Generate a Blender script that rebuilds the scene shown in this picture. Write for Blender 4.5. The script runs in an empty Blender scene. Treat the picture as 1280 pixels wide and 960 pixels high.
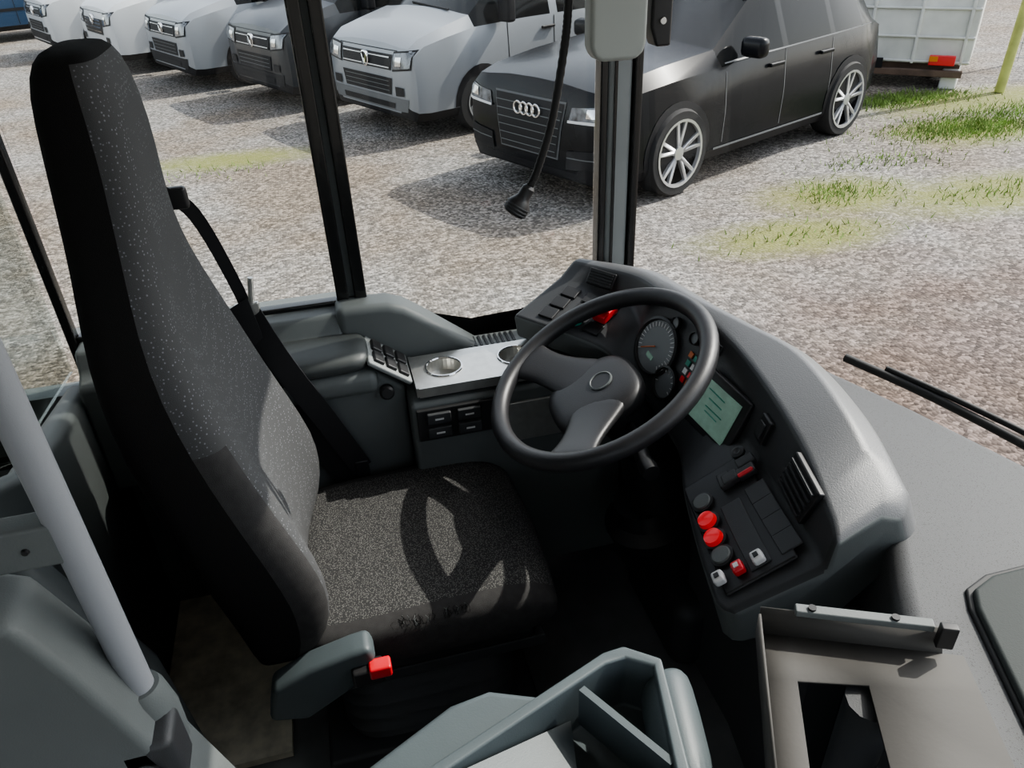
import bpy, math, random, bmesh
from mathutils import Vector, Matrix
from mathutils.bvhtree import BVHTree
random.seed(4)
V=Vector
# ---------------------------------------------------------------- materials
def M(name,col,rough=0.6,metal=0.0,bump=0.0,bscale=300,var=0.0,vscale=6,spec=0.5,coat=0.0,emit=None):
    m=bpy.data.materials.new(name); m.use_nodes=True
    nt=m.node_tree; b=nt.nodes['Principled BSDF']
    b.inputs['Base Color'].default_value=(*col,1); b.inputs['Roughness'].default_value=rough
    b.inputs['Metallic'].default_value=metal; b.inputs['Specular IOR Level'].default_value=spec
    b.inputs['Coat Weight'].default_value=coat
    if emit:
        b.inputs['Emission Color'].default_value=(*emit[0],1); b.inputs['Emission Strength'].default_value=emit[1]
    tc=nt.nodes.new('ShaderNodeTexCoord')
    if var>0:
        n=nt.nodes.new('ShaderNodeTexNoise'); n.inputs['Scale'].default_value=vscale; n.inputs['Detail'].default_value=6
        nt.links.new(tc.outputs['Object'],n.inputs['Vector'])
        r=nt.nodes.new('ShaderNodeValToRGB')
        r.color_ramp.elements[0].position=0.3; r.color_ramp.elements[1].position=0.7
        r.color_ramp.elements[0].color=(*[c*(1-var) for c in col],1); r.color_ramp.elements[1].color=(*[min(1,c*(1+var)) for c in col],1)
        nt.links.new(n.outputs['Fac'],r.inputs[0]); nt.links.new(r.outputs[0],b.inputs['Base Color'])
    if bump>0:
        n=nt.nodes.new('ShaderNodeTexNoise'); n.inputs['Scale'].default_value=bscale; n.inputs['Detail'].default_value=3
        nt.links.new(tc.outputs['Object'],n.inputs['Vector'])
        bp=nt.nodes.new('ShaderNodeBump'); bp.inputs['Strength'].default_value=bump; bp.inputs['Distance'].default_value=0.001
        nt.links.new(n.outputs['Fac'],bp.inputs['Height']); nt.links.new(bp.outputs[0],b.inputs['Normal'])
    return m
def glassmat(name,tint,refl):
    m=bpy.data.materials.new(name); m.use_nodes=True; nt=m.node_tree; nt.nodes.clear()
    o=nt.nodes.new('ShaderNodeOutputMaterial'); t=nt.nodes.new('ShaderNodeBsdfTransparent'); g=nt.nodes.new('ShaderNodeBsdfGlossy')
    g.inputs['Roughness'].default_value=0.02; t.inputs[0].default_value=(*tint,1)
    fr=nt.nodes.new('ShaderNodeFresnel'); fr.inputs[0].default_value=1.45
    mu=nt.nodes.new('ShaderNodeMath'); mu.operation='MULTIPLY'; mu.inputs[1].default_value=refl
    mx=nt.nodes.new('ShaderNodeMixShader'); nt.links.new(fr.outputs[0],mu.inputs[0]); nt.links.new(mu.outputs[0],mx.inputs[0])
    nt.links.new(t.outputs[0],mx.inputs[1]); nt.links.new(g.outputs[0],mx.inputs[2]); nt.links.new(mx.outputs[0],o.inputs[0])
    return m
def speckle(name,base,dot,scale,thr,rand=0.9,stretch=(1,1,1),rough=0.9,soft=0.08):
    m=M(name,base,rough,bump=0.6,bscale=900,spec=0.2); nt=m.node_tree; b=nt.nodes['Principled BSDF']
    tc=nt.nodes.new('ShaderNodeTexCoord'); mp=nt.nodes.new('ShaderNodeMapping'); mp.inputs['Scale'].default_value=stretch
    v=nt.nodes.new('ShaderNodeTexVoronoi'); v.inputs['Scale'].default_value=scale; v.inputs['Randomness'].default_value=rand
    nt.links.new(tc.outputs['Object'],mp.inputs[0]); nt.links.new(mp.outputs[0],v.inputs['Vector'])
    r=nt.nodes.new('ShaderNodeValToRGB'); r.color_ramp.elements[0].position=thr; r.color_ramp.elements[1].position=thr+soft
    r.color_ramp.elements[0].color=(*dot,1); r.color_ramp.elements[1].color=(*base,1)
    nt.links.new(v.outputs['Distance'],r.inputs[0]); nt.links.new(r.outputs[0],b.inputs['Base Color'])
    return m
PL=M('plastic_grey',(0.115,0.127,0.127),0.55,bump=0.25,bscale=500,var=0.08)
PLL=M('plastic_light_grey',(0.21,0.225,0.225),0.55,bump=0.2,bscale=400,var=0.08)
TEAL=M('plastic_slate',(0.075,0.093,0.10),0.5,bump=0.2,bscale=500,var=0.08)
LIDM=M('lid_green_grey',(0.04,0.046,0.045),0.65,bump=0.3,bscale=500,spec=.2)
ARM=M('armrest_vinyl',(0.05,0.056,0.056),0.5,bump=0.3,bscale=500)
CEIL=M('ceiling_white',(0.75,0.75,0.73),0.7,var=0.03)
PD=M('plastic_dark',(0.04,0.042,0.045),0.5,bump=0.3,bscale=600)
PDD=M('plastic_black',(0.019,0.019,0.020),0.42)
SKIRT=M('skirt_dark_grey',(0.075,0.078,0.082),0.6,bump=0.3,bscale=300)
DASH=M('dash_grey',(0.095,0.098,0.103),0.42,bump=0.5,bscale=450,var=0.05)
SHELF=speckle('shelf_grey',(0.095,0.097,0.10),(0.065,0.065,0.065),260,0.22,rough=0.5)
RUB=M('rubber_black',(0.008,0.008,0.008),0.6)
FRAME=M('frame_black',(0.01,0.01,0.01),0.25,coat=0.3)
ALU=M('aluminium',(0.5,0.51,0.52),0.4,metal=0.8,bump=0.1)
STEEL=M('brushed_steel',(0.6,0.6,0.58),0.35,metal=0.9,var=0.1,vscale=40)
POLE=M('pole_grey',(0.27,0.28,0.30),0.4,bump=0.15,bscale=800)
FLOOR=M('floor_rubber',(0.17,0.175,0.18),0.40,bump=0.6,bscale=60,var=0.3)
BEIGE=M('floor_edge_beige',(0.68,0.63,0.52),0.7,var=0.3,vscale=20)
FABD=M('fabric_black',(0.016,0.0155,0.0155),0.95,bump=0.8,bscale=900,spec=0.1)
FABG=speckle('fabric_speckled',(0.066,0.067,0.069),(0.17,0.178,0.19),155,0.17,0.6,(1,1,1))
FABW=speckle('fabric_weave',(0.040,0.040,0.040),(0.145,0.142,0.137),330,0.26,1.0,(1,1,1),soft=.22)
FABP=M('fabric_plain',(0.050,0.049,0.049),0.95,bump=0.8,bscale=900,spec=0.1,var=0.12,vscale=60)
BELT=M('belt_webbing',(0.012,0.012,0.014),0.7,bump=0.5,bscale=1200)
RED=M('red_plastic',(0.65,0.02,0.03),0.35,coat=0.4)
REDGLOW=M('red_button_glow',(0.8,0.015,0.02),0.3,coat=0.5,emit=((1,0.03,0.03),0.18))  # slight emission added to brighten the red push buttons
WHT=M('white_plastic',(0.7,0.7,0.7),0.4)
GRN=M('green_lamp',(0.02,0.22,0.16),0.4)
ORG=M('orange_lamp',(0.5,0.12,0.02),0.4)
LCD=M('lcd_screen',(0.13,0.20,0.17),0.2,var=0.3,vscale=30,emit=((0.26,0.42,0.34),0.2))
DIAL=M('dial_face',(0.16,0.17,0.18),0.35)
TICK=M('dial_marks',(0.6,0.6,0.6),0.5)
SHEET=M('sheet_metal_grey',(0.085,0.082,0.078),0.7,bump=0.2,bscale=120,var=0.06,spec=.12)
GL=glassmat('window_glass',(0.95,0.965,0.955),0.45)
GLW=glassmat('windshield_glass',(0.95,0.965,0.955),0.05)
GLI=glassmat('partition_glass',(0.88,0.91,0.90),0.3)
# ---------------------------------------------------------------- mesh helpers
def root(name,loc=(0,0,0),rz=0):
    e=bpy.data.objects.new(name,None); bpy.context.collection.objects.link(e); e.empty_display_size=0.1
    e.location=loc; e.rotation_euler=(0,0,rz)
    return e
def mesh(name,vs,fs,mats,par=None,ang=35,bevel=0,sub=0,fm=None,local=False,bseg=2):
    me=bpy.data.meshes.new(name); me.from_pydata([tuple(v) for v in vs],[],fs)
    if not isinstance(mats,(list,tuple)): mats=[mats]
    for m in mats: me.materials.append(m)
    if fm:
        for i,p in enumerate(me.polygons): p.material_index=fm[i]
    bm=bmesh.new(); bm.from_mesh(me); bmesh.ops.remove_doubles(bm,verts=bm.verts,dist=1e-5)
    bmesh.ops.recalc_face_normals(bm,faces=bm.faces)
    for f in bm.faces: f.smooth=True
    a=math.radians(ang)
    for e in bm.edges:
        if len(e.link_faces)==2:
            if e.calc_face_angle(0)>a: e.smooth=False
    bm.to_mesh(me); bm.free()
    ob=bpy.data.objects.new(name,me); bpy.context.collection.objects.link(ob)
    if par:
        ob.parent=par
        if not local:
            mw=Matrix.Translation(par.location)@par.rotation_euler.to_matrix().to_4x4()
            ob.matrix_parent_inverse=mw.inverted()
    if bevel>0:
        b=ob.modifiers.new('b','BEVEL'); b.width=bevel; b.segments=bseg; b.limit_method='ANGLE'; b.angle_limit=math.radians(32); b.harden_normals=False
        for p in me.polygons: p.use_smooth=True
        for e in me.edges: e.use_edge_sharp=False
        w=ob.modifiers.new('w','WEIGHTED_NORMAL'); w.keep_sharp=False
    if sub>0:
        s=ob.modifiers.new('s','SUBSURF'); s.levels=sub; s.render_levels=sub
        for e in me.edges: e.use_edge_sharp=False
    return ob
def box(name,c,s,mat,par=None,rot=None,bevel=0.0,local=False):
    x,y,z=[k/2 for k in s]
    vs=[V(p) for p in [(-x,-y,-z),(x,-y,-z),(x,y,-z),(-x,y,-z),(-x,-y,z),(x,-y,z),(x,y,z),(-x,y,z)]]
    if rot is not None: vs=[rot@v for v in vs]
    vs=[v+V(c) for v in vs]
    return mesh(name,vs,[(0,3,2,1),(4,5,6,7),(0,1,5,4),(1,2,6,5),(2,3,7,6),(3,0,4,7)],mat,par,bevel=bevel,local=local)
def prism(name,pts,ax,lo,hi,mat,par=None,bevel=0.0,local=False,bseg=2):
    def mk(p,h):
        if ax=='z': return V((p[0],p[1],h))
        if ax=='y': return V((p[0],h,p[1]))
        return V((h,p[0],p[1]))
    n=len(pts); vs=[mk(p,lo) for p in pts]+[mk(p,hi) for p in pts]
    fs=[tuple(range(n)),tuple(range(2*n-1,n-1,-1))]+[(i,(i+1)%n,n+(i+1)%n,n+i) for i in range(n)]
    return mesh(name,vs,fs,mat,par,bevel=bevel,local=local,bseg=bseg)
def frame_of(n,up=V((0,0,1))):
    n=V(n).normalized()
    if abs(n.dot(up))>0.98: up=V((1,0,0))
    u=up.cross(n).normalized(); v=n.cross(u)
    return u,v,n
def lathe(name,prof,o,axis,mat,par=None,seg=28,local=False,fm=None,ang=35,cap=True):
    u,v,n=frame_of(axis); vs=[];fs=[];mi=[]
    for r,h in prof:
        for i in range(seg):
            a=2*math.pi*i/seg; vs.append(V(o)+u*(r*math.cos(a))+v*(r*math.sin(a))+n*h)
    for k in range(len(prof)-1):
        for i in range(seg):
            j=(i+1)%seg; fs.append((k*seg+i,k*seg+j,(k+1)*seg+j,(k+1)*seg+i)); mi.append(fm[k] if fm else 0)
    if cap and prof[0][0]>1e-4: fs.append(tuple(range(seg-1,-1,-1))); mi.append(fm[0] if fm else 0)
    if cap and prof[-1][0]>1e-4: fs.append(tuple(range((len(prof)-1)*seg,len(prof)*seg))); mi.append(fm[-1] if fm else 0)
    return mesh(name,vs,fs,mat,par,local=local,fm=mi,ang=ang)
def crom(pts,n,closed=False):
    P=[V(p) for p in pts]; out=[]; N=len(P)
    rng=N if closed else N-1
    for i in range(rng):
        if closed: a,b,c,d=P[(i-1)%N],P[i],P[(i+1)%N],P[(i+2)%N]
        else: b,c=P[i],P[i+1]; a=P[i-1] if i>0 else b*2-c; d=P[i+2] if i+2<N else c*2-b
        for k in range(n):
            t=k/n; out.append(0.5*((2*b)+(c-a)*t+(2*a-5*b+4*c-d)*t*t+(3*b-a-3*c+d)*t**3))
    if not closed: out.append(P[-1])
    return out
def tube(name,pts,r,mat,par=None,seg=10,closed=False,sm=0,local=False,ringmod=None):
    if sm: pts=crom(pts,sm,closed)
    P=[V(p) for p in pts]; N=len(P); vs=[];fs=[]; pu=None
    for i in range(N):
        t=(P[(i+1)%N]-P[i-1]) if closed else (P[min(i+1,N-1)]-P[max(i-1,0)])
        t.normalize()
        if pu is None: u,v,_=frame_of(t)
        else:
            u=(pu-t*pu.dot(t)).normalized(); v=t.cross(u)
        pu=u; rr=r(i/(N-1)) if callable(r) else r
        if ringmod: rr=rr*ringmod(i)
        for k in range(seg):
            a=2*math.pi*k/seg; vs.append(P[i]+u*rr*math.cos(a)+v*rr*math.sin(a))
    for i in range(N if closed else N-1):
        for k in range(seg):
            a=i*seg+k;b=i*seg+(k+1)%seg;c=((i+1)%N)*seg+(k+1)%seg;d=((i+1)%N)*seg+k
            fs.append((a,b,c,d))
    if not closed: fs.append(tuple(range(seg-1,-1,-1))); fs.append(tuple(range((N-1)*seg,N*seg)))
    return mesh(name,vs,fs,mat,par,local=local,ang=50)
def loft(name,rings,mats,par=None,fmf=None,ang=60,sub=0,cap=True,local=False,closed=True,bevel=0):
    n=len(rings[0]); vs=[p for r in rings for p in r]; fs=[];mi=[]
    for i in range(len(rings)-1):
        for k in range(n if closed else n-1):
            fs.append((i*n+k,i*n+(k+1)%n,(i+1)*n+(k+1)%n,(i+1)*n+k)); mi.append(fmf(i,k) if fmf else 0)
    if cap:
        fs.append(tuple(range(n-1,-1,-1))); mi.append(fmf(0,-1) if fmf else 0)
        fs.append(tuple(range((len(rings)-1)*n,len(rings)*n))); mi.append(fmf(len(rings)-1,-1) if fmf else 0)
    return mesh(name,vs,fs,mats,par,ang=ang,sub=sub,fm=mi,local=local,bevel=bevel)
def ribbon(name,pts,w,th,mat,par=None,sm=6):
    P=crom(pts,sm); vs=[];fs=[]; W=V(w)
    for i,p in enumerate(P):
        t=(P[min(i+1,len(P)-1)]-P[max(i-1,0)]).normalized(); n=t.cross(W).normalized()*th/2
        vs+= [p-W/2-n,p+W/2-n,p+W/2+n,p-W/2+n]
    for i in range(len(P)-1):
        for k in range(4): fs.append((i*4+k,i*4+(k+1)%4,(i+1)*4+(k+1)%4,(i+1)*4+k))
    fs.append((3,2,1,0)); q=(len(P)-1)*4; fs.append((q,q+1,q+2,q+3))
    return mesh(name,vs,fs,mat,par)
def spow(c,e): return math.copysign(abs(c)**e,c)
# ---------------------------------------------------------------- ground
GZ=-0.67
def gravelmat():
    m=bpy.data.materials.new('gravel'); m.use_nodes=True; nt=m.node_tree; b=nt.nodes['Principled BSDF']; L=nt.links.new
    b.inputs['Roughness'].default_value=0.9; b.inputs['Specular IOR Level'].default_value=0.2
    tc=nt.nodes.new('ShaderNodeTexCoord')
    def noise(sc,det,rg=.5):
        n=nt.nodes.new('ShaderNodeTexNoise'); n.inputs['Scale'].default_value=sc; n.inputs['Detail'].default_value=det; n.inputs['Roughness'].default_value=rg
        L(tc.outputs['Object'],n.inputs['Vector']); return n.outputs['Fac']
    def ramp(src,p0,c0,p1,c1):
        r=nt.nodes.new('ShaderNodeValToRGB'); r.color_ramp.elements[0].position=p0; r.color_ramp.elements[1].position=p1
        r.color_ramp.elements[0].color=(*c0,1); r.color_ramp.elements[1].color=(*c1,1); L(src,r.inputs[0]); return r.outputs[0]
    def mix(f,a,bb,mode='MIX'):
        mx=nt.nodes.new('ShaderNodeMix'); mx.data_type='RGBA'; mx.blend_type=mode
        if isinstance(f,(int,float)): mx.inputs[0].default_value=f
        else: L(f,mx.inputs[0])
        L(a,mx.inputs[6])
        if isinstance(bb,tuple): mx.inputs[7].default_value=(*bb,1)
        else: L(bb,mx.inputs[7])
        return mx.outputs[2]
    def mth(op,a,bb):
        mm=nt.nodes.new('ShaderNodeMath'); mm.operation=op; L(a,mm.inputs[0])
        if isinstance(bb,(int,float)): mm.inputs[1].default_value=bb
        else: L(bb,mm.inputs[1])
        return mm.outputs[0]
    v=nt.nodes.new('ShaderNodeTexVoronoi'); v.inputs['Scale'].default_value=44; L(tc.outputs['Object'],v.inputs['Vector'])
    bw=nt.nodes.new('ShaderNodeSeparateColor'); L(v.outputs['Color'],bw.inputs[0])
    r=nt.nodes.new('ShaderNodeValToRGB'); cr=r.color_ramp
    cr.elements[0].color=(0.095,0.09,0.085,1); cr.elements[1].color=(0.40,0.38,0.36,1)
    e=cr.elements.new(0.55); e.color=(0.205,0.193,0.18,1); L(bw.outputs[0],r.inputs[0])
    col=mix(1.0,r.outputs[0],ramp(noise(.7,8),.36,(0.80,0.70,0.60),.62,(1,1,1)),'MULTIPLY')
    def blob(cx,cy,rx,ry):
        mp=nt.nodes.new('ShaderNodeMapping'); mp.inputs['Location'].default_value=(-cx/rx,-cy/ry,0); mp.inputs['Scale'].default_value=(1/rx,1/ry,0)
        L(tc.outputs['Object'],mp.inputs[0]); g=nt.nodes.new('ShaderNodeTexGradient'); g.gradient_type='SPHERICAL'; L(mp.outputs[0],g.inputs[0]); return g.outputs['Fac']
    pink=ramp(mth('MULTIPLY',blob(4.6,1.6,4.6,3.8),noise(1.5,6)),.06,(1,1,1),.22,(0.70,0.61,0.60))
    col=mix(1.0,col,pink,'MULTIPLY')
    acc=None
    for a in [(6.9,7.0,1.6,0.9),(5.6,5.3,2.0,0.8),(4.4,5.7,1.3,0.8),(3.5,5.0,1.4,0.6),(8.0,8.1,2.8,1.0),(-1.0,9.0,1.6,0.6)]:
        g=blob(*a); acc=g if acc is None else mth('MAXIMUM',acc,g)
    mask=ramp(mth('MULTIPLY',acc,noise(4.0,12,.9)),.12,(0,0,0),.36,(.8,.8,.8))
    col=mix(mask,col,(0.19,0.20,0.06))
    L(col,b.inputs['Base Color'])
    bp=nt.nodes.new('ShaderNodeBump'); bp.inputs['Strength'].default_value=0.7; bp.inputs['Distance'].default_value=0.011; bp.invert=True
    L(v.outputs['Distance'],bp.inputs['Height']); L(bp.outputs[0],b.inputs['Normal'])
    return m
mesh('ground',[(-60,-30,GZ),(60,-30,GZ),(60,90,GZ),(-60,90,GZ)],[(0,1,2,3)],gravelmat())
GRASS=M('grass',(0.17,0.26,0.06),0.8,var=0.45,vscale=3)
def grass():
    vs=[];fs=[]
    for cx,cy,rx,ry,n in [(6.9,7.1,1.1,.45,2600),(7.9,7.5,1.2,.4,1200),(4.4,5.75,.5,.35,350),(7.0,8.5,1.0,.35,2600),(3.6,5.0,.8,.25,130),(-1.2,8.6,.7,.3,80),(5.3,6.4,.7,.3,250),(5.7,5.3,.9,.3,260)]:
        for i in range(n):
            x=random.gauss(cx,rx*.5); y=random.gauss(cy,ry*.5); h=random.uniform(.02,.07); a=random.uniform(0,6.28); w=.006
            dx,dy=math.cos(a)*w,math.sin(a)*w; q=len(vs); l=random.uniform(-.04,.04); k=random.uniform(-.04,.04)
            vs+=[(x-dx,y-dy,GZ),(x+dx,y+dy,GZ),(x+l,y+k,GZ+h)]; fs.append((q,q+1,q+2))
    mesh('grass_tufts',vs,fs,GRASS)
grass()
# ---------------------------------------------------------------- cars
CGL=M('car_glass',(0.008,0.009,0.010),0.08,spec=0.15)
TYRE=M('tyre',(0.015,0.015,0.016),0.8)
ALLOY=M('alloy_silver',(0.62,0.63,0.65),0.3,metal=0.7)
CHR=M('chrome',(0.8,0.8,0.8),0.12,metal=1.0)
LAMP=M('headlamp_glass',(0.13,0.14,0.155),0.1,spec=0.8,coat=0.6,var=0.7,vscale=14)
BLK=M('car_black_trim',(0.012,0.012,0.014),0.55,spec=.3)
AMB=M('amber_lens',(0.6,0.2,0.03),0.3)
def decal(name,bvh,quad,ax,mat,par,sgn=1,off=0.008,n=6,m=6,ell=False):
    # thin trim panel draped on the bodywork; quad corners are (a,z) pairs
    vs=[];fs=[]
    Q=[V(q) for q in quad]
    for i in range(n+1):
        for j in range(m+1):
            s,t=i/n,j/m
            if ell:
                a=2*math.pi*s; c=(Q[0]+Q[2])/2; rx=abs(Q[2].x-Q[0].x)/2; ry=abs(Q[2].y-Q[0].y)/2
                p=V((c.x+rx*t*math.cos(a),c.y+ry*t*math.sin(a)))
            else: p=Q[0]*(1-s)*(1-t)+Q[1]*s*(1-t)+Q[2]*s*t+Q[3]*(1-s)*t
            if ax=='x': o=V((3,p.x,p.y)); d=V((-1,0,0))
            elif ax=='y': o=V((p.x,3*sgn,p.y)); d=V((0,-sgn,0))
            hit=bvh.ray_cast(o,d)
            if hit[0] is None: vs.append(None)
            else: vs.append(hit[0]-d*off)
    W=m+1
    for i in range(n):
        for j in range(m):
            f=(i*W+j,(i+1)*W+j,(i+1)*W+j+1,i*W+j+1)
            if all(vs[k] is not None for k in f): fs.append(f)
    used=sorted({k for f in fs for k in f}); mp={k:i for i,k in enumerate(used)}
    if fs: mesh(name,[vs[k] for k in used],[tuple(mp[k] for k in f) for f in fs],mat,par,local=True)
def carbody(st,glass_side,glass_top,paint,low,par):
    rings=[]
    for (d,zb,wl,zk,wk,zt,wt) in st:
        zm=zb+(zk-zb)*0.55; wm=max(wl,wk)+0.012
        h=[(wl*.93,zb),(wl,zb+.1),(wm,zm),(wk,zk),(wt+(wk-wt)*.06,zt-(zt-zk)*.12),(wt*.86,zt-.01),(wt*.45,zt+.018),(0,zt+.025)]
        r=[V((-d,y,z)) for y,z in h]+[V((-d,-y,z)) for y,z in h[-2::-1]]
        rings.append(r)
    def fm(i,k):
        if k==-1: return 0
        kk=min(k,13-k) if k<14 else -1
        if k==14: return 2
        if kk==3 and i in glass_side: return 1
        if kk>=4 and kk<=6 and i in glass_top: return 1
        if kk==0: return 2
        return 0
    ob=loft('body',rings,[paint,CGL,low],par,fmf=fm,local=True,ang=28)
    return BVHTree.FromPolygons([v.co[:] for v in ob.data.vertices],[p.vertices[:] for p in ob.data.polygons])
def wheel(par,x,y,r,w,sg,spk,rimmat):
    o=V((x,y,r)); ax=V((0,sg,0)); rr=r*(.76 if spk>4 else .62)
    lathe('tyre',[(rr,-w/2),(r*.93,-w/2),(r,-w/2+.03),(r,w/2-.03),(r*.95,w/2),(rr,w/2),(rr*.97,w/2-.03),(rr*.95,-w/2+.02),(0,-w/2+.03)],o,ax,[TYRE,BLK],par,32,True,fm=[0,0,0,0,0,0,1,1,1])
    lathe('rim_lip',[(rr*1.0,w/2-.005),(rr*1.03,w/2+.006),(rr*.95,w/2+.004),(rr*.94,w/2-.03)],o,ax,rimmat,par,32,True,cap=False)
    u,v,n=frame_of(ax)
    if spk>4:
        vs=[];fs=[]
        for i in range(spk):
            for dl in (-.2,.2):
                a=2*math.pi*i/spk+.3; c0=u*math.cos(a)+v*math.sin(a); a1=a+dl; c1=u*math.cos(a1)+v*math.sin(a1)
                t0=n.cross(c0)*.020; t1=n.cross(c1)*.014; q=len(vs)
                p0=o+c0*rr*.12+n*(w/2-.02); p1=o+c1*rr*.96+n*(w/2-.002)
                vs+=[p0-t0,p0+t0,p1+t1,p1-t1,p0-t0-n*.03,p0+t0-n*.03,p1+t1-n*.03,p1-t1-n*.03]
                fs+=[(q,q+1,q+2,q+3),(q,q+3,q+7,q+4),(q+1,q+5,q+6,q+2),(q,q+4,q+5,q+1),(q+3,q+2,q+6,q+7)]
        mesh('spokes',vs,fs,rimmat,par,local=True)
        lathe('hub',[(rr*.2,w/2-.04),(rr*.2,w/2-.012),(0,w/2-.008)],o,ax,rimmat,par,20,True)
    else:
        lathe('disc',[(rr*.95,w/2-.05),(rr*.8,w/2-.03),(rr*.6,w/2-.01),(rr*.4,w/2-.05),(rr*.3,w/2-.02),(0,w/2-.015)],o,ax,rimmat,par,28,True)
        for i in range(12):
            a=2*math.pi*i/12; c=u*math.cos(a)+v*math.sin(a)
            lathe('vent_hole',[(.020,0),(0,.001)],o+c*rr*.74+n*(w/2-.018),ax,BLK,par,10,True)
HEAD=math.atan2(-.433,-.90)
def place(name,wx,wy,lx,ly):
    c,s=math.cos(HEAD),math.sin(HEAD)
    return root(name,(wx-(c*lx-s*ly),wy-(s*lx+c*ly),GZ),HEAD)
def van(wx,wy,paint,bump,name='van',ford=False):
    P=place(name,wx,wy,-.93,.86)
    st=[(0.0,.32,.70,.62,.72,.70,.60),(.025,.27,.84,.78,.85,.88,.72),(.07,.24,.91,.92,.90,1.0,.80),(.2,.23,.94,1.01,.92,1.09,.82),(.5,.23,.95,1.07,.93,1.17,.82),(.88,.23,.95,1.13,.935,1.26,.83),
        (1.62,.23,.95,1.15,.94,1.84,.75),(1.9,.23,.95,1.15,.95,1.93,.76),(2.0,.23,.95,1.15,.95,1.94,.76),(2.12,.23,.95,1.15,.95,1.95,.76),(3.25,.23,.95,1.15,.95,1.96,.76),(3.37,.23,.95,1.15,.95,1.96,.76),(4.5,.23,.95,1.15,.95,1.94,.75),(4.62,.24,.94,1.15,.94,1.93,.75),(4.82,.26,.92,1.13,.92,1.88,.72),(4.88,.3,.88,1.1,.88,1.7,.68)]
    b=carbody(st,(5,6,7,9,11),(5,),paint,BLK,P)
    D=lambda nm,q,mm,**k:decal(nm,b,q,'x',mm,P,**k)
    if ford:
        D('grille',[(-.48,.62),(.48,.62),(.55,.86),(-.55,.86)],BLK)
        for z in (.66,.72,.78,.83): D('grille_slat',[(-.44,z),(.44,z),(.45,z+.02),(-.45,z+.02)],CHR,off=.02)
    else:
        D('grille',[(-.52,.76),(.52,.76),(.54,.92),(-.54,.92)],BLK)
        for z in (.78,.885): D('grille_slat',[(-.5,z),(.5,z),(.5,z+.012),(-.5,z+.012)],ALLOY,off=.02)
        D('lower_grille',[(-.50,.50),(.50,.50),(.54,.68),(-.54,.68)],BLK)
        for z in (.54,.59,.64): D('lower_slat',[(-.48,z),(.48,z),(.48,z+.008),(-.48,z+.008)],BUMPG,off=.014)
    D('bumper',[(-.78,.34),(.78,.34),(.82,.48),(-.82,.48)],bump,n=12)
    D('intake',[(-.55,.36),(.55,.36),(.57,.42),(-.57,.42)],BLK,off=.014)
    for s in (1,-1):
        D('headlamp_bezel',[(s*.55,.75),(s*.88,.79),(s*.905,.99),(s*.56,.95)],BLK,off=.007,n=8)
        D('headlamp',[(s*.57,.77),(s*.87,.81),(s*.895,.97),(s*.58,.935)],LAMP,off=.014,n=8)
        D('headlamp_reflector',[(s*.62,.81),(s*.73,.82),(s*.73,.91),(s*.62,.90)],CHR,off=.019)
        D('fog_lamp',[(s*.60,.50),(s*.76,.51),(s*.76,.60),(s*.60,.60)],BLK,off=.012)
        box('mirror',(-1.25,s*1.06,1.28),(.12,.2,.26),BLK,P,bevel=.03,local=True)
        for x in (-.93,-3.93):
            decal('wheel_arch',b,[(x-.39,-.06),(x+.39,0),(x+.39,.75),(x-.39,.75)],'y',BLK,P,sgn=s,off=.006,n=24,m=4,ell=True)
            wheel(P,x,s*.86,.335,.21,s,4,BUMPL)
        for x in (-1.35,-2.06,-3.31):
            decal('door_gap',b,[(x-.006,.35),(x+.006,.35),(x+.006,1.13),(x-.006,1.13)],'y',BLK,P,sgn=s,off=.003,n=1,m=8)
        decal('side_strip',b,[(-1.4,.62),(-3.5,.62),(-3.5,.68),(-1.4,.68)],'y',BLK,P,sgn=s,off=.006,n=10,m=1)
        box('handle',(-1.95,s*.975,1.02),(.2,.03,.03),BLK,P,bevel=.008,local=True)
    decal('bonnet_gap',b,[(-.62,.955),(.62,.955),(.62,.965),(-.62,.965)],'x',BLK,P,off=.004)
    h=b.ray_cast(V((3,0,.84)),V((-1,0,0)))[0]
    lathe('badge',[(.085,0),(.085,.03),(.07,.035),(.068,.022),(0,.022)],h,(1,0,0),[CHR,BLK],P,28,True,fm=[0,0,0,1])
    for q in ([(-.045,.045),(-.012,-.05)],[(-.012,-.05),(0,.0)],[(0,0),(.012,-.05)],[(.012,-.05),(.045,.045)]):
        tube('badge_letter',[h+V((.03,q[0][0],q[0][1])),h+V((.03,q[1][0],q[1][1]))],.007,CHR,P,6,local=True)
    tube('wiper',[(-.86,.5,1.28),(-.92,-.3,1.31)],.012,BLK,P,6,local=True)
    return P
W1=M('paint_white',(0.50,0.51,0.52),0.35,coat=0.2); W2=M('paint_silver',(0.27,0.285,0.305),0.35,metal=0.2,coat=0.3)
W3=M('paint_dark',(0.022,0.025,0.030),0.3,metal=0.1,coat=0.2); W4=M('paint_graphite',(0.008,0.009,0.011),0.25,coat=0.1,spec=.2)
BUMPG=M('bumper_grey',(0.12,0.125,0.13),0.5); BUMPL=M('steel_wheel_silver',(0.30,0.31,0.32),0.4,metal=.3)
w0=V((1.87,9.19))
van(w0.x,w0.y,W2,BUMPG)
van(w0.x-1.33,w0.y+2.17,W3,BLK)
van(w0.x-2.72,w0.y+4.2,W2,BLK)
van(w0.x-4.1,w0.y+6.3,W1,BLK,ford=True)
van(w0.x-5.6,w0.y+8.6,W1,BLK)
van(w0.x-9.0,w0.y+11.5,M('paint_blue',(0.02,0.05,0.10),0.3,coat=.3),BLK)
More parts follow.
